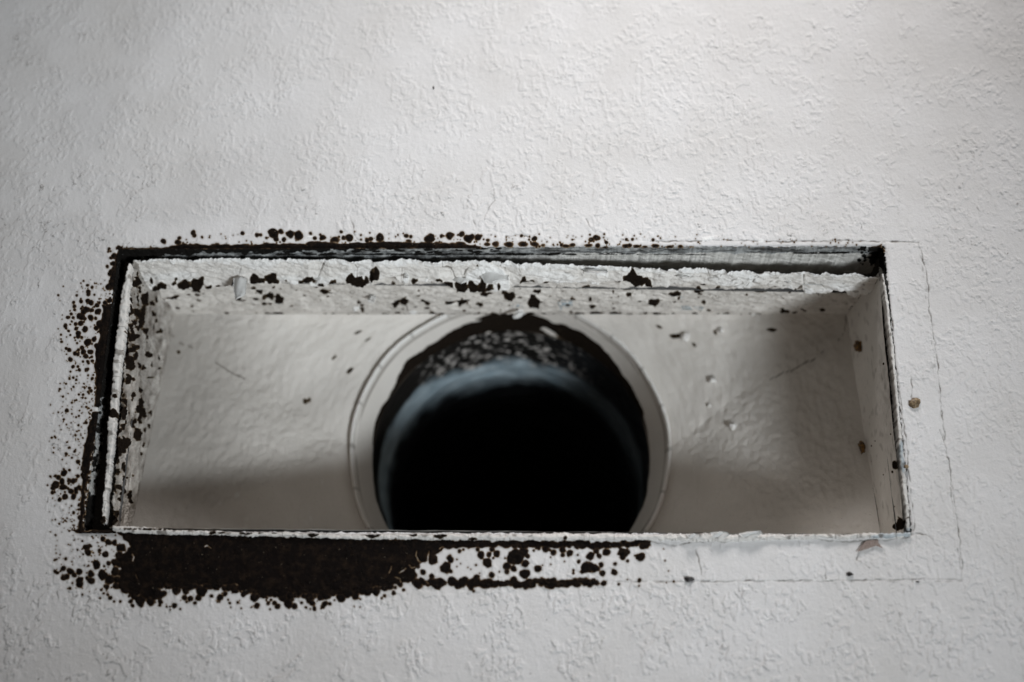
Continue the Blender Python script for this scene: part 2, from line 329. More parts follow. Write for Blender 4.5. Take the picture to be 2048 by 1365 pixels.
# the band the grille frame covered: smoother towards the top, its own coarser stipple
def edge_poly_px(pts):
    F = new_field(); poly(F, pts, 0.3, 30); return F
F_frame = edge_poly_px([(118, 478), (1838, 484), (1924, 1163), (100, 1167)])
fr = bil(F_frame, PX, PY)
in_frame = ss(fr, -1, 3)
h = 0.00017 * ss(n1, 0.2, 0.42) * rough_m                                     # flattened splatter islands
h += 0.00029 * np.exp(-(n2 / 0.15) ** 2) * ss(brk, -0.2, 0.8) * rough_m         # broken worm-like ridges
h += 0.00010 * np.exp(-((n1 - 0.9) / 0.12) ** 2) * ss(-brk, 0.0, 0.8)
h += 0.000022 * n3 * rough_m + 0.00003 * big
h -= 0.00014 * (0.15 + 0.85 * ss(PX, 1000, 1300)) * np.exp(-((fr - 0.5) / 1.4) ** 2) * ss(gn(NZ, NX, 3 * mm, 3 * mm, 109), -0.9, 0.3)
h += 0.00010 * in_frame * 0 
h *= 0.84
# soft wear close to the top edge of the opening
smooth_strip = np.exp(-((PY - 488) / 7.0) ** 2) * (PX > 900) * (PX < 1760)
h *= (1 - 0.8 * smooth_strip)
# hairline cracks in the film, with grime in them
F_cr = new_field()
for pts in ([(1880,860),(1893,900),(1900,940),(1905,985),(1915,1040),(1918,1080),(1926,1130),(1922,1160)], [(1838,484),(1846,520),(1855,560),(1862,640),(1872,700),(1878,760),(1884,820),(1890,880)],
            [(1925,1160),(1860,1158),(1760,1161),(1600,1162),(1500,1163),(1390,1164),(1290,1164),(1200,1162)], [(1300,484),(1440,482),(1500,483),(1600,484),(1700,482),(1790,483),(1840,485)],
            [(1822,760),(1825,780),(1822,795)], [(1716,1108),(1714,1120),(1732,1132),(1740,1137)], [(1832,1066),(1860,1072),(1870,1088),(1885,1098)], [(1392,1100),(1398,1130),(1404,1150)],
            [(1650,1135),(1651,1158)], [(1768,545),(1776,600),(1785,650),(1790,720),(1800,790),(1805,830),(1812,880),(1816,930),(1822,990),(1828,1040),(1826,1062)],
            [(1300,1083),(1350,1092),(1390,1084),(1440,1085),(1500,1078),(1560,1076),(1620,1077),(1680,1085),(1740,1083),(1800,1078),(1825,1070)],
            [(700,432),(706,460),(716,480),(722,487)],[(945,440),(952,462),(948,485)],[(852,488),(856,500)],[(1010,492),(1011,474),(1040,472),(1062,474)],
            [(985,380),(990,400),(975,420),(968,440)],[(1190,465),(1180,455),(1172,440)]):
    line(F_cr, pts, 0.8, 0.9)
crk = bil(F_cr, PX, PY)
cw = 0.35 + 0.65 * ss(gn(NZ, NX, 1.3 * mm, 1.3 * mm, 110), -1.0, 0.4)
crk_d = ss(crk, -0.8, 0.6) * cw
h -= 0.00018 * crk_d
# grime: in the flanks of the texture (left and near the opening), on the frame line, round the mould
gx = np.gradient(h, SP, axis=1); gz = np.gradient(h, SP, axis=0); sl = np.hypot(gx, gz)
leftness = ss(PX, 900, 150) * 0.55 + ss(PY, 250, 470) * ss(PY, 520, 480) * 0.75 + 0.22 + 0.10 * ss(PY, 1120, 1180)
patch = ss(gn(NZ, NX, 4 * mm, 4 * mm, 111), -0.2, 1.2)
dirt_shade = ss(sl, 0.16, 0.60) * leftness * (0.25 + 0.6 * patch) * ss(gn(NZ, NX, 0.8 * mm, 0.6 * mm, 112), -0.4, 0.9)
dirt_shade = np.maximum(np.clip(dirt_shade * 1.25, 0, 0.85), crk_d * 0.85)
dirt_shade = np.maximum(dirt_shade, 0.55 * np.exp(-((fr - 0.0) / 1.5) ** 2) * ss(gn(NZ, NX, 1.2 * mm, 1.2 * mm, 113), 0.3, 1.6) * (PX > 1180))
dirt_shade = np.maximum(dirt_shade, 0.35 * np.exp(-((PX - 1848 - (PY - 520) * 0.11) / 9) ** 2) * ss(n3, 0.9, 2.0) * (PY < 760) * (PY > 480))
F_all = np.maximum(np.maximum(F_low, F_left), F_top)
near = bil(F_all, PX, PY)
dirt_shade = np.maximum(dirt_shade, 0.30 * ss(near, -4.5, -0.3))                           # tan halo soaked into the paint
dirt_shade = np.maximum(dirt_shade, 0.09 * ss(PX, 1000, 300) * ss(gn(NZ, NX, 16 * mm, 12 * mm, 115) + 0.4 * big, -0.3, 1.4))
bs = gn(NZ, NX, 0.45 * mm, 0.45 * mm, 114)
dirt_shade = np.maximum(dirt_shade, ss(bs + 0.2 * big2, 3.75, 4.1) * 0.9)                  # odd fly specks
bare = new_field(); poly(bare, [(1401,474),(1428,473),(1427,483),(1402,484)], 0.8); stamp(bare, [(1522,483,8,5),(1300,1163,6,2),(1628,1161,5,2.5),(1655,1160,5,2.5),(620,474,8,2),(650,474,6,1.5),(1000,1163,4,2)])
white = ss(bil(bare, PX, PY), 0, 1.2); h += 0.00012 * white; dirt_shade *= (1 - white)
# opening: cells removed, edge vertices pulled onto a slightly ragged outline
rag = gn(1, 4096, 1, 9, 120)[0] * 0.00016 + gn(1, 4096, 1, 2.5, 121)[0] * 0.00010
def ragx(sgn, z): return sgn * HW + np.interp(z, np.linspace(-0.08, 0.08, 4096), rag) * 1.2
def ragz(sgn, x): return sgn * HH + np.interp(x * sgn, np.linspace(-0.2, 0.2, 4096), rag)
cxm = (X[:-1] + X[1:]) / 2; czm = (Z[:-1] + Z[1:]) / 2
CXM, CZM = np.meshgrid(cxm, czm)
hole = (np.abs(CXM) < HW) & (np.abs(CZM) < HH)
keep = ~hole
WPx = XX.copy(); WPz = ZZ.copy()
il = np.searchsorted(cxm, -HW); ir = np.searchsorted(cxm, HW); jb = np.searchsorted(czm, -HH); jt = np.searchsorted(czm, HH)
WPx[jb:jt + 1, il] = ragx(-1, Z[jb:jt + 1]); WPx[jb:jt + 1, ir] = ragx(1, Z[jb:jt + 1])
WPz[jb, il:ir + 1] = ragz(-1, X[il:ir + 1]); WPz[jt, il:ir + 1] = ragz(1, X[il:ir + 1])
dop = np.maximum(np.abs(XX) - HW, np.abs(ZZ) - HH)                              # distance outside the opening
rnd = 0.0004 * np.clip(1 - dop / 0.0009, 0, 1) ** 2 * (dop > -0.001)
hY = -h + rnd
wallP = np.stack([WPx, hY, WPz], -1)
wall = grid_mesh('wall', wallP, m_wall, cells=keep, attrs=dict(dirt_shade=dirt_shade, white=white, metal=0 * white, mould=0 * white))
tag(wall, kind='structure')
tag(wall, 'off white wall painted over a rough splatter texture round the vent opening')
# plain continuation of the wall outside the modelled relief
def ring_plane():
    xs = [-1.6, wx0, X[-1], 1.6]; zs = [-1.6, wz0, Z[-1], 1.6]
    v = [(x, 0.0, z) for z in zs for x in xs]
    f = [(j * 4 + i, j * 4 + i + 1, j * 4 + i + 5, j * 4 + i + 4) for j in range(3) for i in range(3) if not (i == 1 and j == 1)]
    return poly_mesh('wall_surround', v, f, m_wall, wall, smooth=False)
ring_plane()
# cut edge of the board: four faces 12.5 mm deep
Fe = new_field()
poly(Fe, [(228,488),(330,489),(330,516),(262,520),(262,532),(228,534)], 3.0)
poly(Fe, [(300,489),(780,486),(780,500),(700,498),(600,503),(480,507),(420,508),(300,512)], 2.2)
for a, b in ((780, 1000), (600, 780)): stamp(Fe, [(x, 497 + _g.uniform(-5, 9), _g.uniform(3, 14), _g.uniform(1.2, 3)) for x in np.arange(a, b, 7)])
stamp(Fe, [(x, 509 - (x - 700) * 0.0 + (x > 1250) * (x - 1250) * 0.006, _g.uniform(5, 16), _g.uniform(0.6, 2.2) * (1.3 if x < 1150 else 0.5)) for x in np.arange(560, 1420, 9)])
stamp(Fe, [(x, 506 + (1 if x < 1690 else 0) - (x - 1600) * 0.01, _g.uniform(8, 18), _g.uniform(1.0, 2.2)) for x in np.arange(1600, 1700, 12)])
poly(Fe, [(1738,492),(1772,492),(1772,530),(1780,560),(1762,545),(1752,528),(1738,527),(1742,512)], 2.5)
stamp(Fe, scatter(60, (1715, 1765), (495, 530), 1, 4.5, 55, 1.5))
poly(Fe, [(150,985),(215,990),(232,1040),(232,1075),(140,1072)], 2.0)
poly(Fe, [(200,600),(256,560),(240,640),(226,740),(212,800),(196,800),(200,720)], 2.5)
poly(Fe, [(225,500),(266,520),(256,560),(240,640),(220,640)], 2.5)
stamp(Fe, scatter(170, (168, 225), (800, 1000), 1.0, 5.5, 56, 1.3))
for k, (lab, p0, p1) in enumerate((('left', (-HW, -HH), (-HW, HH)), ('top', (-HW, HH), (HW, HH)), ('right', (HW, HH), (HW, -HH)), ('bottom', (HW, -HH), (-HW, -HH)))):
    L = math.hypot(p1[0] - p0[0], p1[1] - p0[1]); n = int(L / 0.0004); TH = 0.031 if lab == 'top' else 0.0125; nd = int(TH / 0.00029)
    s = np.linspace(0, 1, n); d = np.linspace(0.0002, TH, nd)
    x = p0[0] + (p1[0] - p0[0]) * s; z = p0[1] + (p1[1] - p0[1]) * s
    if lab in ('left', 'right'): x = ragx(np.sign(p0[0]), z)
    else: z = ragz(np.sign(p0[1]), x)
    rgh = gn(nd, n, 1.0, 2.5, 130 + k) * 0.00016 + gn(nd, n, 3, 8, 140 + k) * 0.0002
    rgh *= np.clip(d / 0.001, 0, 1)[:, None]
    nx_, nz_ = {'left': (-1, 0), 'top': (0, 1), 'right': (1, 0), 'bottom': (0, -1)}[lab]
    # a groove half way, where the facing paper has lifted
    g = np.exp(-((d - 0.0068) / 0.0006) ** 2)[:, None] * 0.0012
    P = np.stack([x[None] + nx_ * (rgh + g), np.broadcast_to(d[:, None], (nd, n)), z[None] + nz_ * (rgh + g)], -1)
    px, py = proj(P); mo = ss(bil(Fe, px, py), -0.3, 3.0)
    dr = np.clip(0.25 + 0.4 * gn(nd, n, 2, 7, 150 + k), 0, 0.8) + 0 * P[..., 0]
    wh = (d[:, None] > 0.0078) * ss(px, 900, 1200) * 0.9 * ss(d[:, None] + 0.0006 * gn(nd, n, 2, 9, 155), 0.0305, 0.0295) + 0 * px
    mo = mo * (1 - 0.9 * ss(gn(nd, n, 1.2, 2.0, 156 + k), 1.1, 1.5))
    if lab == 'top': dr = dr * np.where(d[:, None] > 0.0078, 1 - ss(px, 1000, 1250) * 0.85, 1); dr = np.maximum(dr, np.exp(-((d[:, None] - 0.0068) / 0.0005) ** 2) * (0.4 + 0.6 * ss(gn(nd, n, 2, 12, 160), -0.5, 0.6)))
    if lab == 'left': wh = ss(py, 870, 900) * ss(py, 1000, 985) * 0.35 + 0 * px
    grid_mesh('board_cut_edge', P, m_edge, wall, attrs=dict(mould=mo, dirt_shade=dr, white=wh), flip=True)

FZ = gn(1365, 2048, 1.3, 1.3, 71) * 0.35 + gn(1365, 2048, 5, 5, 72) * 0.5
# mould colonies on the wall, each patch a thin growth following the relief of the paint
def wall_mould(label, F, x0, y0, x1, y1, group='black mould patches on the wall'):
    c = at(np.array([x0, x1, x1, x0]), np.array([y0, y0, y1, y1]))
    s = SP / 2
    i0, i1 = int((c[:, 0].min() - wx0) / s) - 2, int((c[:, 0].max() - wx0) / s) + 3; j0, j1 = int((c[:, 2].min() - wz0) / s) - 2, int((c[:, 2].max() - wz0) / s) + 3
    xa = wx0 + np.arange(i0, i1) * s; za = wz0 + np.arange(j0, j1) * s
    A, B = np.meshgrid(xa, za)
    px, py = proj(np.stack([A, 0 * A, B], -1))
    f = bil(F, px, py)
    sel = (px >= x0) & (px < x1) & (py >= y0) & (py < y1)
    base = bil(hY, A, B, wx0, wz0, SP)
    fz = bil(FZ, px, py)
    up = np.clip(f, -1.6, 1.6) * 0.00007 + 0.00004 + ss(f, 0.5, 6) * 0.00022 * (1 + fz * 0.5)
    do = np.maximum(np.abs(A) - HW, np.abs(B) - HH)
    ok = (f > -1.2) & (do > -0.0007)
    cell = sel[:-1, :-1] & ok[:-1, :-1] & ok[1:, :-1] & ok[:-1, 1:] & ok[1:, 1:]
    P = np.stack([A, base - up, B], -1)
    o = grid_mesh('mould_patch', P, m_mould, cells=cell, attrs=dict(mould=np.clip((f + 0.5) / 4.2 + fz * 0.03, 0, 1)))
    # origin on the patch itself
    tag(o, label, 'mould patch', group); return o
wall_mould('broad solid black mould band under the left half of the vent opening', F_low, 232, 1060, 862, 1240)
wall_mould('scattered round black mould spots along the lower edge, right of the solid band', F_low, 862, 1070, 1440, 1200)
wall_mould('black mould spots round the lower left corner of the opening', F_low, 90, 1068, 232, 1240)
wall_mould('round brown-black mould cluster left of the opening, near its upper corner', F_left, 100, 480, 262, 812)
wall_mould('fine black mould specks and small cluster beside the lower left edge', F_left, 80, 812, 240, 1068)
wall_mould('row of black mould spots above the left half of the opening', F_top, 225, 450, 985, 500)
wall_mould('sparse small mould dots above the right half of the opening', F_top, 985, 450, 1790, 506)

# ------------------------------------------------------------------ the duct boot
boot = empty('duct_boot', (0, 0.03, 0))
tag(boot, 'white painted sheet metal duct boot with peeling mouldy paint, set in the wall', 'duct boot')
def lerp(a, b, t): return a + (b - a) * t
BD = 0.065
fTL, fTR = at(268, 519, .0045), at(1757, 545, .0055)
fBL, fBR = at(221, 1056, .0008), at(1808, 1070, .0005)
bTL, bTR, bBL, bBR = at(352, 629, BD), at(1692, 629, BD), at(256, 1090, 0.045), at(1765, 1095, 0.045)
off = np.array([0, 0.03, 0])
def panel(name, a0, a1, b0, b1, inward, nu, nv, dispf, mat=m_boot, flip=False):
    u = np.linspace(0, 1, nu)[None, :, None]; v = np.linspace(0, 1, nv)[:, None, None]
    P = lerp(lerp(a0, a1, u), lerp(b0, b1, u), v)
    px, py = proj(P); disp, at_ = dispf(px, py, P, nv, nu, u[..., 0] + 0 * v[..., 0], v[..., 0] + 0 * u[..., 0])
    P = P + disp[..., None] * inward - off
    d = dict(dirt_shade=0 * px, white=0 * px, metal=0 * px, mould=0 * px); d.update(at_)
    return grid_mesh(name, P, mat, boot, attrs=d, flip=flip)

# top panel: a thick peeling film along the front, its broken edge traced from the photograph
EDG = np.array([(262,578),(285,572),(300,566),(318,562),(330,558),(350,556),(370,559),(385,561),(410,560),(430,557),(468,554),(495,549),(520,549),(560,548),(598,548),(618,545),(625,552),(635,558),(660,550),(698,549),(712,554),(725,558),
 (742,556),(748,545),(760,541),(790,542),(803,550),(808,555),(835,551),(873,547),(895,554),(912,563),(940,568),(983,566),(1005,563),(1020,561),(1030,556),(1043,549),(1094,550),(1150,551),(1195,552),(1225,549),(1244,545),
 (1262,550),(1290,556),(1305,560),(1312,553),(1340,553),(1390,552),(1440,552),(1484,557),(1500,557),(1520,553),(1566,559),(1590,561),(1602,556),(1607,567),(1650,568),(1664,563),(1675,561),(1700,569),(1746,569),(1760,566)], float)
S_tp = conv([(360,540,50,55),(400,562,40,12),(450,570,60,10),(500,520,28,30),(545,450,30,30),(600,510,60,30),(650,480,50,30),(790,425,15,12),(770,455,30,12),(870,475,70,38),(1000,470,60,48),(1040,440,30,20),
 (1130,480,45,25),(1215,480,25,8),(1320,482,40,8),(1400,465,45,32),(1460,445,45,28),(1590,430,45,28),(1660,435,50,20),(1755,425,65,38),(1810,440,40,15),(1920,435,20,15),(1955,460,25,10),
 (765,680,48,16),(700,672,30,6),(985,630,48,14),(910,612,25,6),(965,775,40,7),(1415,705,25,25),(1440,720,60,7),(1630,630,45,22),(1730,680,50,38),(1825,700,45,45),(1590,712,30,12),(1565,758,35,15),(1690,755,40,18),
 (2030,625,28,15),(1715,855,30,10),(1830,865,40,22),(1770,862,60,7),(1905,895,8,6),(1965,900,12,6)], 200, 460, 5.12)
S_tp += conv([(100,425,60,18),(20,440,25,12),(220,480,35,22),(340,452,40,20),(560,445,60,45),(600,460,60,40),(675,470,42,38),(760,435,38,40),(795,390,28,25),(1175,452,35,18),(1435,445,35,20),(1500,475,70,30),(1560,490,35,35),
 (1660,500,50,48),(1765,505,50,46),(1870,500,50,48),(1940,510,40,35),(2035,490,20,30),(1815,370,12,10),(5,620,12,15),(245,642,50,20),(310,650,40,7),(650,815,30,25),(360,878,22,14),(550,885,30,8),(975,745,45,35),
 (1060,735,50,25),(1270,725,45,22),(1310,740,20,14),(1545,748,60,22),(1650,745,50,45),(1700,720,40,12),(1840,768,42,14),(1885,665,40,20),(1940,660,30,7),(890,865,50,10),(915,880,20,18),(1070,870,45,8),(1225,878,40,12),
 (1350,870,28,22),(1450,865,40,12),(1520,885,45,18),(1570,865,40,7),(1700,865,50,8),(1790,862,20,7),(1830,855,15,7),(1985,865,40,22),(1610,630,8),(1800,610,10),(1495,565,12),(1215,632,12,7)], 600, 460, 5.12)
S_tp += conv([(250,445,35,30),(310,460,45,20),(475,452,35,7),(1180,475,38,22),(1370,435,95,42),(1450,460,50,30),(1525,478,38,36),(885,582,45,12),(375,635,45,22),(100,680,65,35),(40,650,30,22),(350,750,65,45),(945,780,38,18),
 (1290,610,50,14),(1780,655,70,25),(1570,740,55,25),(1610,720,30,15),(2030,620,40,30),(1700,655,40,8),(1610,540,8,20),(310,875,75,30),(445,855,25,7),(655,875,20,8),(820,858,60,16),(990,855,80,18),(1180,855,55,16),
 (1335,860,35,12),(1490,855,22,8),(1610,858,50,12),(1725,860,15,8),(2000,857,35,14),(1160,640,8,15),(925,710,12,25),(1320,770,8,15)], 1000, 460, 5.12)
S_tp += conv([(10,615,35,28),(600,628,60,14),(660,625,30,8),(785,530,25,20),(1440,592,40,10),(1530,602,18,8),(1660,620,10,12),(185,858,28,9),(282,860,16,12),(510,858,18,10),(870,845,40,20),(850,815,15,15)], 1400, 460, 5.12)
S_tp += [(x, y, r * 1.9, r * 0.8) for x, y, r in scatter(230, (300, 1650), (558, 634), 0.8, 3.2, 61, 2.2)]
S_tp += [(x, 631 + _g.uniform(-2, 1), _g.uniform(2, 9), _g.uniform(1, 2.6)) for x in np.arange(700, 1580, 17)]
F_tp = new_field(); stamp(F_tp, S_tp, 1.05, 0.16, 0.2)
F_tc = new_field()
for z, pts in ((1, [(235,255),(240,330),(215,400),(160,450)]), (1, [(545,330),(590,360),(600,420)]), (1, [(1445,300),(1460,370),(1540,390),(1590,440)]), (1, [(1700,260),(1725,370),(1680,430)]), (1, [(1050,370),(1045,440),(1070,480)]),
               (1, [(340,545),(335,600)]), (1, [(905,655),(985,645)]), (1, [(555,760),(540,800),(580,870),(550,895)]), (1, [(345,860),(400,880),(450,860)]), (1, [(1100,770),(1100,840)]), (1, [(620,540),(600,580)]),
               (1, [(2300,280),(2240,350),(2250,380)]), (1, [(2980,290),(2950,370),(2900,400)]), (1, [(3130,340),(3120,400)]), (1, [(2640,560),(2620,610)]), (1, [(3500,610),(3490,680)]), (1, [(2100,380),(2040,360)]),
               (1, [(4040,330),(4160,380),(4200,430)]), (1, [(4650,430),(4560,480)]), (1, [(5150,430),(5150,490),(5110,510)]), (1, [(4870,500),(4850,550)]), (1, [(-600,350),(-620,400)])):
    line(F_tc, [(600 + a / 5.12, 460 + b / 5.12) for a, b in pts], 0.75, 0.8)
F_tw = new_field()
for pts in ([(925,560),(935,540),(960,532),(985,530),(1005,535),(1020,545),(1018,562),(985,566)], [(806,552),(808,541),(820,540),(815,552)], [(860,545),(850,548),(856,538)], [(1108,549),(1105,545),(1150,547),(1200,549),(1196,552)],
            [(1184,541),(1200,536),(1215,534),(1216,543),(1195,543)], [(735,598),(738,592),(750,594),(749,602),(740,604)], [(818,625),(820,620),(835,621),(832,631),(820,631)], [(1026,634),(1030,622),(1045,620),(1052,626),(1048,632),(1040,637)],
            [(1350,549),(1375,548),(1375,552),(1352,552)], [(1484,556),(1494,546),(1506,556)], [(1608,567),(1606,556),(1650,563),(1650,567)], [(1700,569),(1705,563),(1730,566),(1735,569)], [(708,627),(708,614),(720,610),(722,620)],
            [(280,560),(300,552),(310,545),(316,555),(300,565)], [(1562,558),(1580,554),(1590,561)]):
    poly(F_tw, pts, 1.0)
TP = {}
def top_disp(px, py, P, nv, nu, u, v):
    TP['x'], TP['y'], TP['Y'] = px, py, P[..., 1]
    k = 0.0003
    eg = np.interp(px, EDG[:, 0], EDG[:, 1])
    film = ss(eg - py + JIT[np.clip(py.astype(int), 0, 1364), np.clip(px.astype(int), 0, 2047)] * 0.7, -0.6, 0.6)
    wr = gn(nv, nu, 3.0, 7, 201); wr2 = gn(nv, nu, 1.4, 3.0, 202); fine = gn(nv, nu, 0.8, 1.0, 203); lg = gn(nv, nu, 9, 22, 204)
    cr = ss(bil(F_tc, px, py), -0.6, 0.6)
    pits = gn(nv, nu, 1.6, 2.2, 205)
    rt = ss(px, 1100, 1400)
    mo = bil(F_tp, px, py); tw = ss(bil(F_tw, px, py), 0, 1.5)
    wrk = np.exp(-(wr / 0.25) ** 2) * ss(lg, -0.6, 0.5)
    scal = ss(gn(nv, nu, 2.2, 4.5, 206), 0.55, 0.75)                       # little lifted scales of paint
    eg2 = np.clip((py - 514) / np.maximum(eg - 514, 5), 0, 1)
    d = film * (0.0007 + 0.0052 * eg2) + 0.00035 * lg * 0.8 + 0.00030 * wr - 0.00026 * wrk + 0.00015 * wr2 + 0.00005 * fine + 0.00022 * scal - 0.0005 * cr + 0.0004 * tw
    d += 0.0003 * ss(mo, 0, 4)
    d *= 0.25 + 0.75 * ss(v, 1.0, 0.85)
    d -= 0.00030 * (gn(1, nu, 1, 1.1, 291) * 0.6 + gn(1, nu, 1, 3.5, 292) * 0.5) * ss(v, 0.03, 0.0)
    d += 0.0012 * ss(v, 0.03, 0.0) * 0
    fringe = ss(v + 0.012 * gn(nv, nu, 1.5, 1.6, 293), 0.05, 0.03)
    yc = np.interp(px, [268, 600, 900, 1100, 1300, 1500, 1700, 1757], [515, 512, 514, 518, 523, 529, 537, 541])
    yl = 514 + (px - 267) * 27 / 1490.0
    d -= (yl - yc) * 0.00024 * (1 - v) ** 3
    edge_shade = np.exp(-((py - eg - 1.2) / 1.3) ** 2) * ss(gn(nv, nu, 2, 9, 207), -0.3, 0.9)  # shadow line painted just below the film's broken edge
    dirt_shade = np.maximum(0.85 * cr, 0.6 * edge_shade)
    dirt_shade = np.maximum(dirt_shade, 0.58 * wrk * ss(gn(nv, nu, 3, 6, 208), 0.0, 0.9))
    dirt_shade = np.maximum(dirt_shade, 0.55 * ss(pits, 1.5, 2.2) * rt)
    dirt_shade = np.maximum(dirt_shade, (0.03 + 0.12 * ss(lg, -0.5, 1.0)) * (1 - film) * (1 - tw))
    dirt_shade = np.where(fringe > 0.3, dirt_shade * 0.4, dirt_shade)
    met = new_field(); stamp(met, [(1035,610,12,6),(1130,607,16,10),(1380,617,26,6),(505,563,10,4),(1365,595,4,5)], jit=0.6)
    met = ss(bil(met, px, py), 0.4, 1.6) * ss(gn(nv, nu, 1.3, 1.6, 209), -0.3, 0.3) * 0.8
    return d, dict(mould=np.clip((mo + 0.2) / 4.5, 0, 1), dirt_shade=dirt_shade, white=np.maximum(np.maximum(tw * 0.85, fringe * 0.8), film * (0.22 + 0.45 * ss(lg, 0.0, 1.2))), metal=met)
nT = np.cross(fTR - fTL, bTL - fTL); nT /= np.linalg.norm(nT); nT *= -np.sign(nT[2])
a0, a1 = at(267, 514, .0042), at(1757, 541, .0052)
panel('top_panel', a0, a1, bTL, bTR, nT, 1300, 230, top_disp)
S_lp = conv([(870,20,45,50),(800,140,15,30),(795,250,12,28),(830,265,18,35),(910,90,20,35),(950,170,32,48),(890,180,10,70),(920,350,35,80),(930,280,25,40),(870,300,20,35),(1000,240,12,14),(1035,215,20,25),(1060,180,12,30),
 (1030,305,18,28),(1065,378,14,16),(1040,430,10,35),(1078,478,20,16),(960,470,20,35),(980,522,15,18),(860,395,18,30),(825,440,12,60),(850,530,45,30),(880,620,35,30),(840,620,40,35),(870,690,25,40),(975,675,28,38),
 (760,690,18,60),(815,780,38,55),(900,780,20,32),(935,800,15,25),(960,795,10,20),(1040,622,10,12),(1080,710,15,28),(1015,775,9,28),(1075,803,14,12),(845,908,14,20),(800,900,20,55),(715,975,18,50),(740,915,15,30),
 (910,995,25,40),(850,1050,25,35),(915,1100,25,60),(785,1100,38,40),(680,1055,24,22),(660,1210,40,50),(700,1195,22,25),(755,1230,25,70),(880,1180,20,25),(930,1220,30,40),(905,1260,18,50),(840,1315,20,28),
 (1012,1210,10,30),(990,1335,10,25),(1115,985,18,25),(1130,950,8,22),(1180,822,22,15),(1262,665,12,12),(1170,1298,18,14),(1000,890,30,8),(690,1320,20,50)], 80, 560, 4.55)
S_lp += conv([(530,65,30,35),(575,10,20,20),(700,35,22,45),(740,40,14,35),(775,5,12,20),(585,130,35,60),(620,110,20,25),(620,75,12,12),(540,170,20,25),(570,220,18,35),(615,270,18,30),(565,310,22,18),(545,350,15,40),
 (645,355,14,10),(600,460,22,35),(580,430,20,20),(580,510,20,12),(665,478,20,42),(515,530,18,25),(520,590,22,30),(550,420,12,60),(490,620,18,50),(560,620,14,25),(585,668,12,15),(745,652,8,12),(807,110,8,22),
 (930,103,9,12),(540,670,20,20),(520,690,30,20)], 80, 860, 3.69)
S_lp += [(x, y, r * 0.7, r * 1.3) for x, y, r in scatter(360, (205, 330), (545, 1050), 1.4, 6.5, 71, 1.7, cond=lambda x, y: math.exp(-max(0, x - (268 - (y - 560) * 0.09)) / 15))]
F_lp = new_field(); stamp(F_lp, S_lp, 1.05, 0.16, 0.2)
def left_disp(px, py, P, nv, nu, u, v):
    wr = gn(nv, nu, 4, 3, 221); fine = gn(nv, nu, 1, 1, 222); lg = gn(nv, nu, 14, 10, 223); flk = ss(gn(nv, nu, 3, 4, 224), 0.3, 0.5) * ss(v, 0.55, 0.1)
    mo = bil(F_lp, px, py)
    wrk = np.exp(-(wr / 0.2) ** 2)
    d = 0.0003 * lg + 0.00024 * wr + 0.00018 * fine + 0.0005 * flk + 0.0002 * ss(mo, 0, 3)
    d *= 0.2 + 0.8 * ss(v, 1, 0.9)
    dirt_shade = np.maximum(0.6 * wrk * ss(v, 0.6, 0.0), 0.3 * ss(gn(nv, nu, 3, 3, 225), 0.6, 1.6))
    dirt_shade = np.maximum(dirt_shade, 0.56 + 0.10 * ss(v, 1.05, 0.3) + 0.12 * gn(nv, nu, 6, 6, 226))  # grime plus painted shade, keeps the panel dark under direct light
    return d, dict(mould=np.clip((mo + 0.2) / 3.5, 0, 1), dirt_shade=dirt_shade)
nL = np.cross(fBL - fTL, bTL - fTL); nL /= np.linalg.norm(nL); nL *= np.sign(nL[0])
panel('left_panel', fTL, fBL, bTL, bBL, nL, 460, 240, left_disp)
F_rp = new_field(); stamp(F_rp, [(1768,728,3),(1775,555,8,5),(1793,1055,10,7),(1802,1048,8,12),(1750,560,4,10),(1790,930,5,9),(1785,945,3)] + scatter(50, (1600, 1800), (860, 1060), 0.5, 1.8, 81, 2))
line(F_rp, [(1795,1035),(1805,1042),(1818,1034)], 1.2)
def right_disp(px, py, P, nv, nu, u, v):
    d = 0.00006 * gn(nv, nu, 3, 3, 231) + 0.0002 * gn(nv, nu, 20, 20, 232)
    return d, dict(mould=np.clip(bil(F_rp, px, py) / 4, 0, 0.6), dirt_shade=0.25 * ss(gn(nv, nu, 3, 3, 233), 0.8, 2.0) + 0.25 * ss(v, 0.35, 0.0) * ss(gn(nv, nu, 5, 5, 234), -0.5, 1.2))
nR = np.cross(fBR - fTR, bTR - fTR); nR /= np.linalg.norm(nR); nR *= -np.sign(nR[0])
panel('right_panel', fTR, fBR, bTR, bBR, nR, 300, 150, right_disp)
def bot_disp(px, py, P, nv, nu, u, v):
    return 0.0001 * gn(nv, nu, 3, 5, 241), dict(dirt_shade=0.3 * ss(gn(nv, nu, 4, 6, 242), 0.0, 1.5))
panel('bottom_panel', fBL, fBR, bBL, bBR, np.array([0, 0, 1.0]), 500, 90, bot_disp)

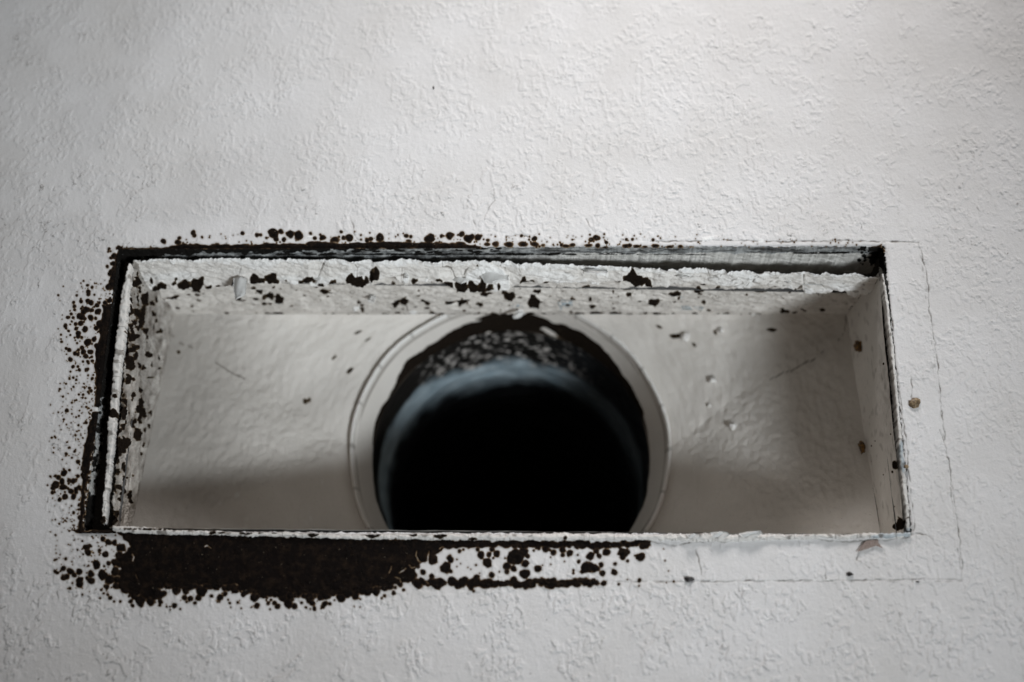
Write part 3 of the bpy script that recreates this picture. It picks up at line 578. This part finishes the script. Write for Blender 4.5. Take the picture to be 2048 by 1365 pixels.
# back of the boot: rectangle drawn in to the round collar
CY = 0.088
cC = (at(702, 898, CY) + at(1338, 898, CY)) / 2; RC = np.linalg.norm(at(702, 898, CY) - at(1338, 898, CY)) / 2
TILT = R(0)                                              # the collar is set slightly tipped
def circ(a, r, dy=0.0):
    """point on the collar circle, dy metres further along the duct"""
    ax = np.array([math.sin(R(0)), math.cos(TILT), -math.sin(TILT)])
    upv = np.array([0, math.sin(TILT), math.cos(TILT)])
    return cC + r * (np.cos(a)[..., None] * np.array([1.0, 0, 0]) + np.sin(a)[..., None] * upv) + dy * ax
QA = {'tr': (0, 90), 'tl': (90, 180), 'bl': (180, 270), 'br': (270, 360)}
outer = []; inner = []
cor = {'tr': bTR, 'tl': bTL, 'bl': bBL, 'br': bBR}
seq = ['tr', 'tl', 'bl', 'br']
for i, k in enumerate(seq):
    a = np.radians(np.linspace(*QA[k], 49)); c = circ(a, RC)
    outer += [cor[k]] * 49; inner += list(c)
    nk = cor[seq[(i + 1) % 4]]; nseg = 90
    for s in np.linspace(0, 1, nseg + 2)[1:-1]:
        outer.append(lerp(cor[k], nk, s)); inner.append(c[-1])
outer.append(outer[0]); inner.append(inner[0])
outer = np.array(outer); inner = np.array(inner); NV = 170
v = np.linspace(0, 1, NV)[:, None, None]
P = outer[None] * (1 - v) + inner[None] * v
P[..., 1] = P[..., 1] - 0.0015 * np.sin(np.pi * v[..., 0])
px, py = proj(P)
F_bk = new_field(); stamp(F_bk, [(715,664,5),(700,742,5,7),(668,712,4,6),(735,678,3),(612,802,9,4),(625,808,5,3),(357,706,4),(1350,672,16,4),(1545,660,12,3),(1388,690,4,3),(1430,665,3,6),(860,652,6,3),(1318,655,5,4)])  # dark smudges; the streak left of the big paint drop paints its shadow
F_bc = new_field()
line(F_bc, [(342,668),(362,688),(395,700)], 1.6, 0.5); line(F_bc, [(432,726),(458,743),(490,758)], 1.9, 0.4)
line(F_bc, [(395,700),(432,726)], 0.3, 0.4)
line(F_bc, [(1540,762),(1562,750),(1582,742),(1612,726),(1630,718)], 1.7, 0.5); line(F_bc, [(1660,692),(1672,690),(1690,662),(1692,640),(1690,625),(1710,590),(1742,566)], 1.0, 0.7)
line(F_bc, [(1630,718),(1660,692)], 0.5, 0.4)
F_bs = new_field(); stamp(F_bs, [(473,990,7,6),(645,967,4),(440,1008,4),(615,1050,7,5),(622,1040,4),(380,1009,4),(505,1035,3),(495,1040,2.5),(555,1048,2.5)])
shp = px.shape; g1 = gn(NV, shp[1], 5, 5, 251); g2 = gn(NV, shp[1], 16, 16, 252)
nrm = np.array([0, -1.0, 0])
bumpP = bil(gn(1365, 2048, 3.6, 3.6, 253), px, py) * 0.00015 + bil(gn(1365, 2048, 1.6, 1.6, 254), px, py) * 0.00006 + bil(gn(1365, 2048, 30, 30, 255), px, py) * 0.0005
edgefade = np.clip(np.minimum(v[..., 0], 1 - v[..., 0]) * 12, 0, 1)
P[..., 1] -= bumpP * edgefade
BPX, BPY = px, py; BY = P[..., 1].copy()
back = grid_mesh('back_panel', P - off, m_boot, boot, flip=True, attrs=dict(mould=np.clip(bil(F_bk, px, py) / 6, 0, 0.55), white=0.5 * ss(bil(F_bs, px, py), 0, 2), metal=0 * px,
    dirt_shade=np.maximum(np.maximum(0.75 * ss(bil(F_bc, px, py), -0.4, 0.8), 0.48 * ss(px, 640, 330) ** 1.2), 0.16 * ss(bil(gn(1365, 2048, 40, 60, 256), px, py), 0.0, 1.8))))  # fade to the left is shade painted over grime; the broad mottling is dirt
# collar: a tapered painted ring with crimped tabs
na = 384; a = np.linspace(0, 2 * math.pi, na + 1)
prof = [(0.004, 1.014), (0.0008, 1.0135), (-0.0026, 1.011), (-0.0036, 1.006), (-0.0040, 1.000), (-0.0038, 0.992), (-0.0030, 0.986), (-0.0010, 0.982), (0.0010, 0.979)] + [(lerp(0.0012, 0.018, q), lerp(0.973, 0.893, q)) for q in np.linspace(0, 1, 34)]
rows = []
for d, k in prof:
    tab = 0.0006 * ((a * 26 / (2 * math.pi)) % 1 > 0.93) * (k > 0.975)
    rr = RC * k * (1 + 0.004 * np.sin(5 * a + 1) + 0.003 * np.sin(11 * a))
    rows.append(np.array([circ(np.array([aa]), r_, d + tb)[0] for aa, r_, tb in zip(a, rr, tab)]))
P = np.array(rows); px, py = proj(P)
kk = np.array([k for d, k in prof])[:, None]
F_cl = gn(len(prof), na + 1, 1, 4, 261)
dd_ = np.array([d for d, k in prof])[:, None]
dirtc = np.where((kk < 0.981) & (kk > 0.970), 0.6, 0.0) * ss(gn(len(prof), na + 1, 0.5, 5, 262), -0.8, 0.6) + 0.06 + 0 * px
seam = ((a * 22 / (2 * math.pi)) % 1 > 0.94)[None] & (kk > 0.976)
dirtc = np.where(seam, 0.5, dirtc); dirtc = np.where((kk > 1.0132), 0.35, dirtc)
sa = np.sin(a)[None]; tq = np.clip(dd_ / 0.018, 0, 1)
lim = 0.98 - 0.62 * np.clip(sa, 0, 1) ** 1.3 + 0.05 * gn(1, na + 1, 1, 5, 263) + 0.03 * gn(len(prof), na + 1, 2, 2, 264) + 0.05 * ss(-sa, 0.1, 0.4)
mouldc = ss(tq - lim, 0.0, 0.06)
wf = ss(gn(len(prof), na + 1, 1.6, 2.2, 265), 0.9, 1.2) * ss(sa, 0.86, 0.96) * (tq > 0.35)
mouldc = mouldc * (1 - wf)
collar = grid_mesh('collar', P - off, m_boot, boot, flip=True, attrs=dict(mould=mouldc * (px > 0), dirt_shade=dirtc, white=0.5 * ((kk > 0.985) & (kk < 1.01)) * (0.55 + 0.45 * (np.sin(a * 3.3) > 0.3))[None], metal=0 * px))

# rims: folded sheet edge facing the room
def rim(name, pts_px, Y, width_px, side, mouldF=None, metalF=None, seed=0, crust=0.0002):
    """pts_px centre line in the photograph, width in px, side = unit vector across the rim on the wall plane"""
    p = np.array(pts_px, float); L = np.cumsum(np.r_[0, np.hypot(*np.diff(p, axis=0).T)])
    n = int(L[-1] * 0.7); s = np.linspace(0, L[-1], n)
    c = at(np.interp(s, L, p[:, 0]), np.interp(s, L, p[:, 1]), Y)
    wd = np.interp(s, L, width_px) * 0.000222 if np.ndim(width_px) else np.full(n, width_px * 0.000222)
    prof = [(-0.5, 0.006), (-0.5, 0.0012), (-0.46, 0.0004), (-0.33, 0.0001), (-0.15, 0), (0, 0), (0.15, 0), (0.33, 0.0001), (0.46, 0.0004), (0.5, 0.0012), (0.5, 0.006)]
    side = np.array(side, float)
    nz = gn(len(prof), n, 0.9, 1.6, 300 + seed) * 0.6 + gn(len(prof), n, 2, 8, 340 + seed) * 0.6; nl = gn(1, n, 1, 30, 310 + seed)[0]; ne = gn(len(prof), n, 0.8, 1.0, 315 + seed) * 0.7 + gn(1, n, 1, 5, 317 + seed) * 0.6
    P = np.array([c + (k * wd * (1 + 0.12 * nl))[:, None] * side + np.array([0, 1.0, 0]) * d + crust * nz[i][:, None] * np.array([0, 1.0, 0]) + crust * 1.1 * ne[i][:, None] * side for i, (k, d) in enumerate(prof)])
    px, py = proj(P)
    mo = np.clip(bil(mouldF, px, py) / 3, 0, 1) if mouldF is not None else 0 * px
    me = ss(bil(metalF, px, py), 0, 2) if metalF is not None else 0 * px
    dd = 0.12 + 0.6 * ss(gn(len(prof), n, 1.5, 2.5, 320 + seed), 1.1, 1.9) + 0 * px
    dd = np.maximum(dd, 0.6 * (np.abs(gn(1, n, 1, 6, 330 + seed)) < 0.03))
    return grid_mesh(name, P - off, m_boot, boot, attrs=dict(mould=mo, metal=me, dirt_shade=dd, white=0.35 + 0 * px), flip=True)
F_rm = new_field()
stamp(F_rm, conv([(1070,603,20,10),(1265,605,45,10),(1655,610,38,16),(1980,612,30,12),(1430,602,25,6),(1350,604,20,5),(1120,603,25,5)], 60, 860, 2.926))
stamp(F_rm, conv([(250,615,45,18),(485,612,24,15),(645,620,42,16),(835,640,30,8),(1378,635,14,12),(370,603,30,5)], 660, 860, 2.926))
stamp(F_rm, [(x, 1058 + (x - 230) * 0.011, _g.uniform(2, 9), _g.uniform(0.8, 2)) for x in np.arange(240, 870, 10)])
F_mt = new_field(); poly(F_mt, [(1740,1070),(1760,1064),(1822,1058),(1822,1072),(1745,1080)], 2); stamp(F_mt, [(1803,900,6,22),(1806,930,5,18)])
rim('bottom_rim', [(226,1056),(260,1059),(330,1063),(420,1066),(600,1071),(760,1074),(900,1074),(1100,1074),(1300,1074),(1450,1075),(1600,1073),(1700,1072),(1790,1071),(1822,1068)], -0.0012,
    [10, 12, 10, 8, 8, 9, 10, 10, 10, 14, 9, 11, 11, 8], (0, 0, -1.0), F_rm, F_mt, 1)
F_lr = new_field(); stamp(F_lr, [(229,792,6,5),(226,826,9,10),(207,1040,5,10)] + [(x, y, r, r * 1.4) for x, y, r in scatter(40, (205, 262), (540, 1050), 0.8, 2.6, 85, 1.5, cond=lambda x, y: 1 if x > 262 - (y - 530) * 0.1 else 0)])
rim('left_rim', [(259,527),(250,580),(240,670),(230,760),(222,860),(213,960),(206,1046)], -0.0002, [6, 12, 15, 15, 13, 12, 7], (1.0, 0, 0), F_lr, None, 2, 0.00022)
rim('right_rim', [(1765,548),(1776,620),(1784,690),(1793,780),(1801,870),(1809,960),(1816,1030),(1817,1062)], 0.0002, [5, 7, 8, 7, 8, 8, 7, 6], (1.0, 0, 0), F_rp, F_mt, 3, 0.00012)
# dark sheet added behind the board gap, the cavity's shade put in its colour
m_gap = paint_material('gap_dark', (0.10, 0.10, 0.10), (0.05, 0.05, 0.05))
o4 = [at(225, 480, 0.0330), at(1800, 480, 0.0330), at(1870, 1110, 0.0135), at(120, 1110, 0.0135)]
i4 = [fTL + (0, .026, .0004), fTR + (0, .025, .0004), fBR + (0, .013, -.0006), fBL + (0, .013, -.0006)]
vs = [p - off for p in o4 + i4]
poly_mesh('gap_sheet', vs, [(0, 1, 5, 4), (1, 2, 6, 5), (2, 3, 7, 6), (3, 0, 4, 7)], m_gap, boot, smooth=False)

# paint blobs on the back panel and a curled hanging flake
def blob(x, y, rpx, Y, name, mat, parent, sq=1.0, depth=0.7):
    c = at(x, y, Y); r = rpx * 0.00026; vs = []; fs = []; nl, ns = 7, 14
    jj = np.random.default_rng(int(x * 7 + y)).uniform(0.72, 1.18, (nl, ns))
    for i in range(nl):
        th = math.pi * i / (nl - 1)
        for j in range(ns):
            ph = 2 * math.pi * j / ns; q = r * (jj[i, j] if 0 < i < nl - 1 else 1)
            vs.append((c[0] + q * math.sin(th) * math.cos(ph), c[1] - q * depth * math.cos(th), c[2] + q * sq * math.sin(th) * math.sin(ph) * (1 + 0.25 * math.cos(ph + x))))
    fs = [(i * ns + j, i * ns + (j + 1) % ns, (i + 1) * ns + (j + 1) % ns, (i + 1) * ns + j) for i in range(nl - 1) for j in range(ns)]
    if parent is not None: vs = [tuple(np.array(v_) - off) for v_ in vs]
    return poly_mesh(name, vs, fs, mat, parent)
t = NT('pale_paint_drop'); m_drop = t.out(t.mix(t.noise(800), (0.75, 0.74, 0.72), (0.62, 0.60, 0.57)), 0.4, 0.4)
for x, y, r_, Y in ((1370, 673, 10, 0.0735), (1425, 762, 8, 0.0765), (1442, 661, 6, 0.070), (1466, 852, 8, 0.076), (1418, 812, 4, 0.078), (1569, 625, 4, 0.066), (1506, 629, 4, 0.066)):
    k_ = np.unravel_index(np.argmin((BPX - x) ** 2 + (BPY - y) ** 2), BPX.shape)
    blob(x, y, r_, BY[k_] - 0.0006, 'paint_drop', m_drop, boot)
t = NT('peeled_paint'); m_flk = t.out(t.mix(t.noise(500), (0.70, 0.70, 0.69), (0.52, 0.51, 0.49)), 0.6, 0.3)
def flake(pts, Y0, Y1, curl, name='paint_flake'):
    """a thin scrap of paint: outline traced, hanging from its upper edge, curling towards the room"""
    p = np.array(pts, float); y0, y1 = p[:, 1].min(), p[:, 1].max(); n = 14
    rows = []
    for i in range(n):
        y = lerp(y0 + 0.01, y1 - 0.01, i / (n - 1)); xs = []
        for a_, b_ in zip(p, np.roll(p, -1, 0)):
            if (a_[1] > y) != (b_[1] > y): xs.append(a_[0] + (y - a_[1]) / (b_[1] - a_[1]) * (b_[0] - a_[0]))
        xl, xr = min(xs), max(xs); tt = i / (n - 1)
        row = []
        for k in range(10):
            s = k / 9; x = lerp(xl, xr, s)
            Yd = lerp(Y0, Y1, tt) + curl * ((s - 0.45) ** 2 - 0.2) + 0.0003 * math.sin(9 * s + 5 * tt)
            row.append(at(x + 0.5 * math.sin(i * 2.1) * (k in (0, 9)), y, Yd))
        rows.append(row)
    P = np.array(rows); P2 = P + np.array([0, 0.00025, 0])
    V = np.concatenate([P.reshape(-1, 3), P2.reshape(-1, 3)]) - off; N = n * 10; F = []
    for i in range(n - 1):
        for k in range(9):
            q = (i * 10 + k, i * 10 + k + 1, (i + 1) * 10 + k + 1, (i + 1) * 10 + k); F.append(q); F.append(tuple(N + z_ for z_ in q[::-1]))
    ring = [(0, k) for k in range(10)] + [(i, 9) for i in range(1, n)] + [(n - 1, k) for k in range(8, -1, -1)] + [(i, 0) for i in range(n - 2, 0, -1)]
    for (a_, b_), (c_, d_) in zip(ring, ring[1:] + ring[:1]): F.append((a_ * 10 + b_, c_ * 10 + d_, N + c_ * 10 + d_, N + a_ * 10 + b_))
    return poly_mesh(name, V, F, m_flk, boot)
tag(flake([(467,556),(480,553),(494,556),(493,572),(491,588),(486,596),(481,590),(477,598),(471,600),(468,584),(466,570)], 0.014, 0.012, 0.008), 'curled white paint flake hanging from the top panel')
flake([(1025,634),(1030,627),(1040,624),(1048,627),(1044,633),(1037,637),(1034,634),(1028,638)], 0.055, 0.056, 0.004)
flake([(1420,1066),(1438,1063),(1455,1065),(1460,1070),(1450,1076),(1425,1076)], -0.0024, -0.0020, 0.0008)
flake([(1476,1068),(1497,1063),(1522,1062),(1526,1068),(1510,1075),(1484,1075)], -0.0022, -0.0020, 0.0010)
flake([(1372,1070),(1386,1067),(1400,1070),(1398,1078),(1378,1079)], -0.0026, -0.0022, 0.0008)

for pts in ([(955,532),(975,530),(1000,534),(1018,546),(1016,562),(1000,560),(985,569),(970,566),(960,552)], [(806,556),(808,543),(820,540),(816,556)], [(1160,537),(1184,541),(1212,535),(1216,545),(1196,546),(1172,545)],
            [(1486,556),(1490,548),(1503,546),(1510,556),(1498,559)], [(1606,570),(1608,556),(1630,556),(1650,560),(1648,571),(1625,569)], [(1700,572),(1704,562),(1726,564),(1738,571),(1720,574)],
            [(628,560),(630,548),(642,544),(650,552),(640,561)], [(735,600),(738,590),(752,592),(748,604)], [(905,560),(912,548),(935,545),(940,562),(922,568)], [(1562,562),(1566,553),(1588,554),(1590,563),(1575,566)], [(1352,553),(1356,546),(1378,547),(1380,554)]):
    cx_ = sum(q[0] for q in pts) / len(pts); cy_ = sum(q[1] for q in pts) / len(pts)
    k_ = np.unravel_index(np.argmin((TP['x'] - cx_) ** 2 + (TP['y'] - cy_) ** 2), TP['x'].shape); Yf = TP['Y'][k_]
    flake(pts, Yf - 0.0032, Yf - 0.0058, 0.007)

# ------------------------------------------------------------------ flexible duct behind the collar
duct = empty('flexible_duct', tuple(cC + (0, 0.02, 0)))
tag(duct, 'dark ribbed flexible duct running back from the round collar, mouldy inside at the top', 'flexible duct')
RD = RC * 0.893 - 0.0015; na = 240; nd = 620; LD = 0.62
a = np.linspace(0, 2 * math.pi, na + 1); d = np.linspace(0.0, LD, nd)
A, Dd = np.meshgrid(a, d)
rib = 0.0022 * np.abs(np.sin(math.pi * (Dd / 0.016 + A / (2 * math.pi)))) ** 0.6 * ss(Dd, 0.035, 0.055)
wob = 0.0012 * np.sin(3 * A + 40 * Dd) * ss(Dd, 0.03, 0.08)
rr = RD - rib + wob + 0.0015 + 0.0004 * gn(nd, na + 1, 1.2, 2.5, 401) * ss(Dd, 0.004, 0.01)
ax = np.array([0, math.cos(TILT), -math.sin(TILT)]); upv = np.array([0, math.sin(TILT), math.cos(TILT)])
bend = -0.9 * np.clip(Dd - 0.10, 0, 1) ** 2
P = cC + rr[..., None] * (np.cos(A)[..., None] * np.array([1.0, 0, 0]) + np.sin(A)[..., None] * upv) + (Dd + 0.018)[..., None] * ax
P[..., 2] += bend; P[..., 0] += 0.0 * bend
t = NT('duct_liner')
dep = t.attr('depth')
lin = t.mix(t.ramp(t.noise(60, 3), [(0.3, 0), (0.7, 1)]), (0.24, 0.32, 0.37), (0.46, 0.55, 0.60))
flk = t.ramp(t.noise(210, 4, 0.6, t.scaled((1.0, 1.3, 1.3))), [(0.555, 0), (0.60, 1)])
mld = t.mix(flk, (0.010, 0.009, 0.008), (0.56, 0.53, 0.50))
sidek = t.attr('upper')
mld = t.mix(sidek, (0.010, 0.009, 0.008), mld)
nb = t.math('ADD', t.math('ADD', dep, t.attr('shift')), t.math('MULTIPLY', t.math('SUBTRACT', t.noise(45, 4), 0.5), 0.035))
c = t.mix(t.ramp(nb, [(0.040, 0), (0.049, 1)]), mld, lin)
c = t.mix(t.ramp(nb, [(0.062, 0), (0.082, 1)]), c, (0.012, 0.013, 0.015))  # shadow further down the duct, put into the liner colour as black
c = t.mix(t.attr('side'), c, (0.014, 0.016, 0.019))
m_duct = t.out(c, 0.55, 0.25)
upper = ss(np.sin(A), 0.66, 0.9) * 0.95
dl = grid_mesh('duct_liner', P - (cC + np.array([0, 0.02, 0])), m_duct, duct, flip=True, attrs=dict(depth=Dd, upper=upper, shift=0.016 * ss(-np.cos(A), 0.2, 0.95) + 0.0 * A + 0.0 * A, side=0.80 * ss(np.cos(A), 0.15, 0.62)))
# end stop far down the bend
end = P[-1]; vs = [tuple(p - (cC + np.array([0, 0.02, 0]))) for p in end[:-1]]
poly_mesh('duct_end', vs, [tuple(range(len(vs)))], m_duct, duct, smooth=False)

# ------------------------------------------------------------------ small things
def spot_mat(name, ca, cb, sc_=900, rough=0.5, spec=0.3):
    t = NT(name); c = t.mix(t.ramp(t.noise(sc_, 3), [(0.4, 0), (0.6, 1)]), ca, cb); t.bump(t.noise(sc_, 3), 0.6, 0.0006); return t.out(c, rough, spec)
m_rust = spot_mat('brown_case', (0.23, 0.115, 0.02), (0.035, 0.018, 0.008), 650, 0.35, 0.5)
m_tan = spot_mat('tan_case', (0.30, 0.22, 0.13), (0.10, 0.07, 0.04), 800)
m_dark = spot_mat('dark_dropping', (0.02, 0.017, 0.016), (0.035, 0.03, 0.028), 900, 0.4)
m_web = spot_mat('torn_paper', (0.34, 0.28, 0.25), (0.19, 0.14, 0.12), 1500, 0.8)
def onwall_right(x, y):
    # depth of the right panel surface that shows at this pixel
    a_ = at(x, y, 0.0); b_ = at(x, y, 0.06); dd = b_ - a_
    t_ = np.dot(fTR - a_, nR) / np.dot(dd, nR); return (a_ + dd * t_)[1]
for x, y, sx, q, mat, lab in ((1720, 691, 8, 1.5, m_rust, 'dark brown oval insect case high on the shaded right side inside the boot'),
                         (1727, 893, 7, 1.8, m_rust, 'brown oval insect case low on the shaded right side inside the boot')):
    Y = min(max(onwall_right(x, y), 0.01), 0.066)
    o = blob(x + 3, y, sx, Y - 0.0008, 'insect_case', mat, None, q, 1.0); o.location = tuple(nR * 0.0016); tag(o, lab, 'insect case', 'brown insect cases inside the boot')
o = blob(1829, 806, 10, -0.0002, 'insect_case', m_tan, None, 1.0, 0.35); tag(o, 'tan flattened insect case on the white wall right of the opening', 'insect case')
o = blob(1813, 934, 4, -0.0008, 'insect_case', m_tan, None, 1.0, 0.8); tag(o, 'tiny amber bead caught on the lower right rim of the opening', 'insect case')
o = blob(1700, 1149, 5.5, -0.0003, 'dropping', m_dark, None, 0.6, 0.5); tag(o, 'small black oval dropping on the wall below the lower right rim', 'dropping')
for x, y, r_, lab in ((1378, 1158, 9, 'dark brown seed husk lying on the frame line under the opening'), (1835, 1164, 3, 'black crumb on the frame line near its lower right corner')):
    o = blob(x, y, r_, -0.0002, 'crumb', m_dark, None, 0.5, 0.4); tag(o, lab, 'crumb')
o = blob(867, 176, 1.8, -0.0001, 'dropping', m_dark, None, 2.2, 0.5); tag(o, 'tiny grey streak-shaped dropping high on the wall above the opening', 'dropping')
# torn scrap under the lower right rim
pts = [(1714,1104),(1722,1092),(1732,1082),(1756,1079),(1757,1086),(1766,1097),(1752,1092),(1736,1098)]
f_ = [tuple(at(x, y, -0.0007)) for x, y in pts]; b_ = [tuple(at(x, y, -0.0002)) for x, y in pts]
n = len(pts)
o = poly_mesh('torn_scrap', f_ + b_, [tuple(range(n))[::-1], tuple(range(n, 2 * n))] + [(i, (i + 1) % n, n + (i + 1) % n, n + i) for i in range(n)], m_web, None, smooth=False)
tag(o, 'torn brownish scrap of film clinging under the lower right rim', 'scrap')
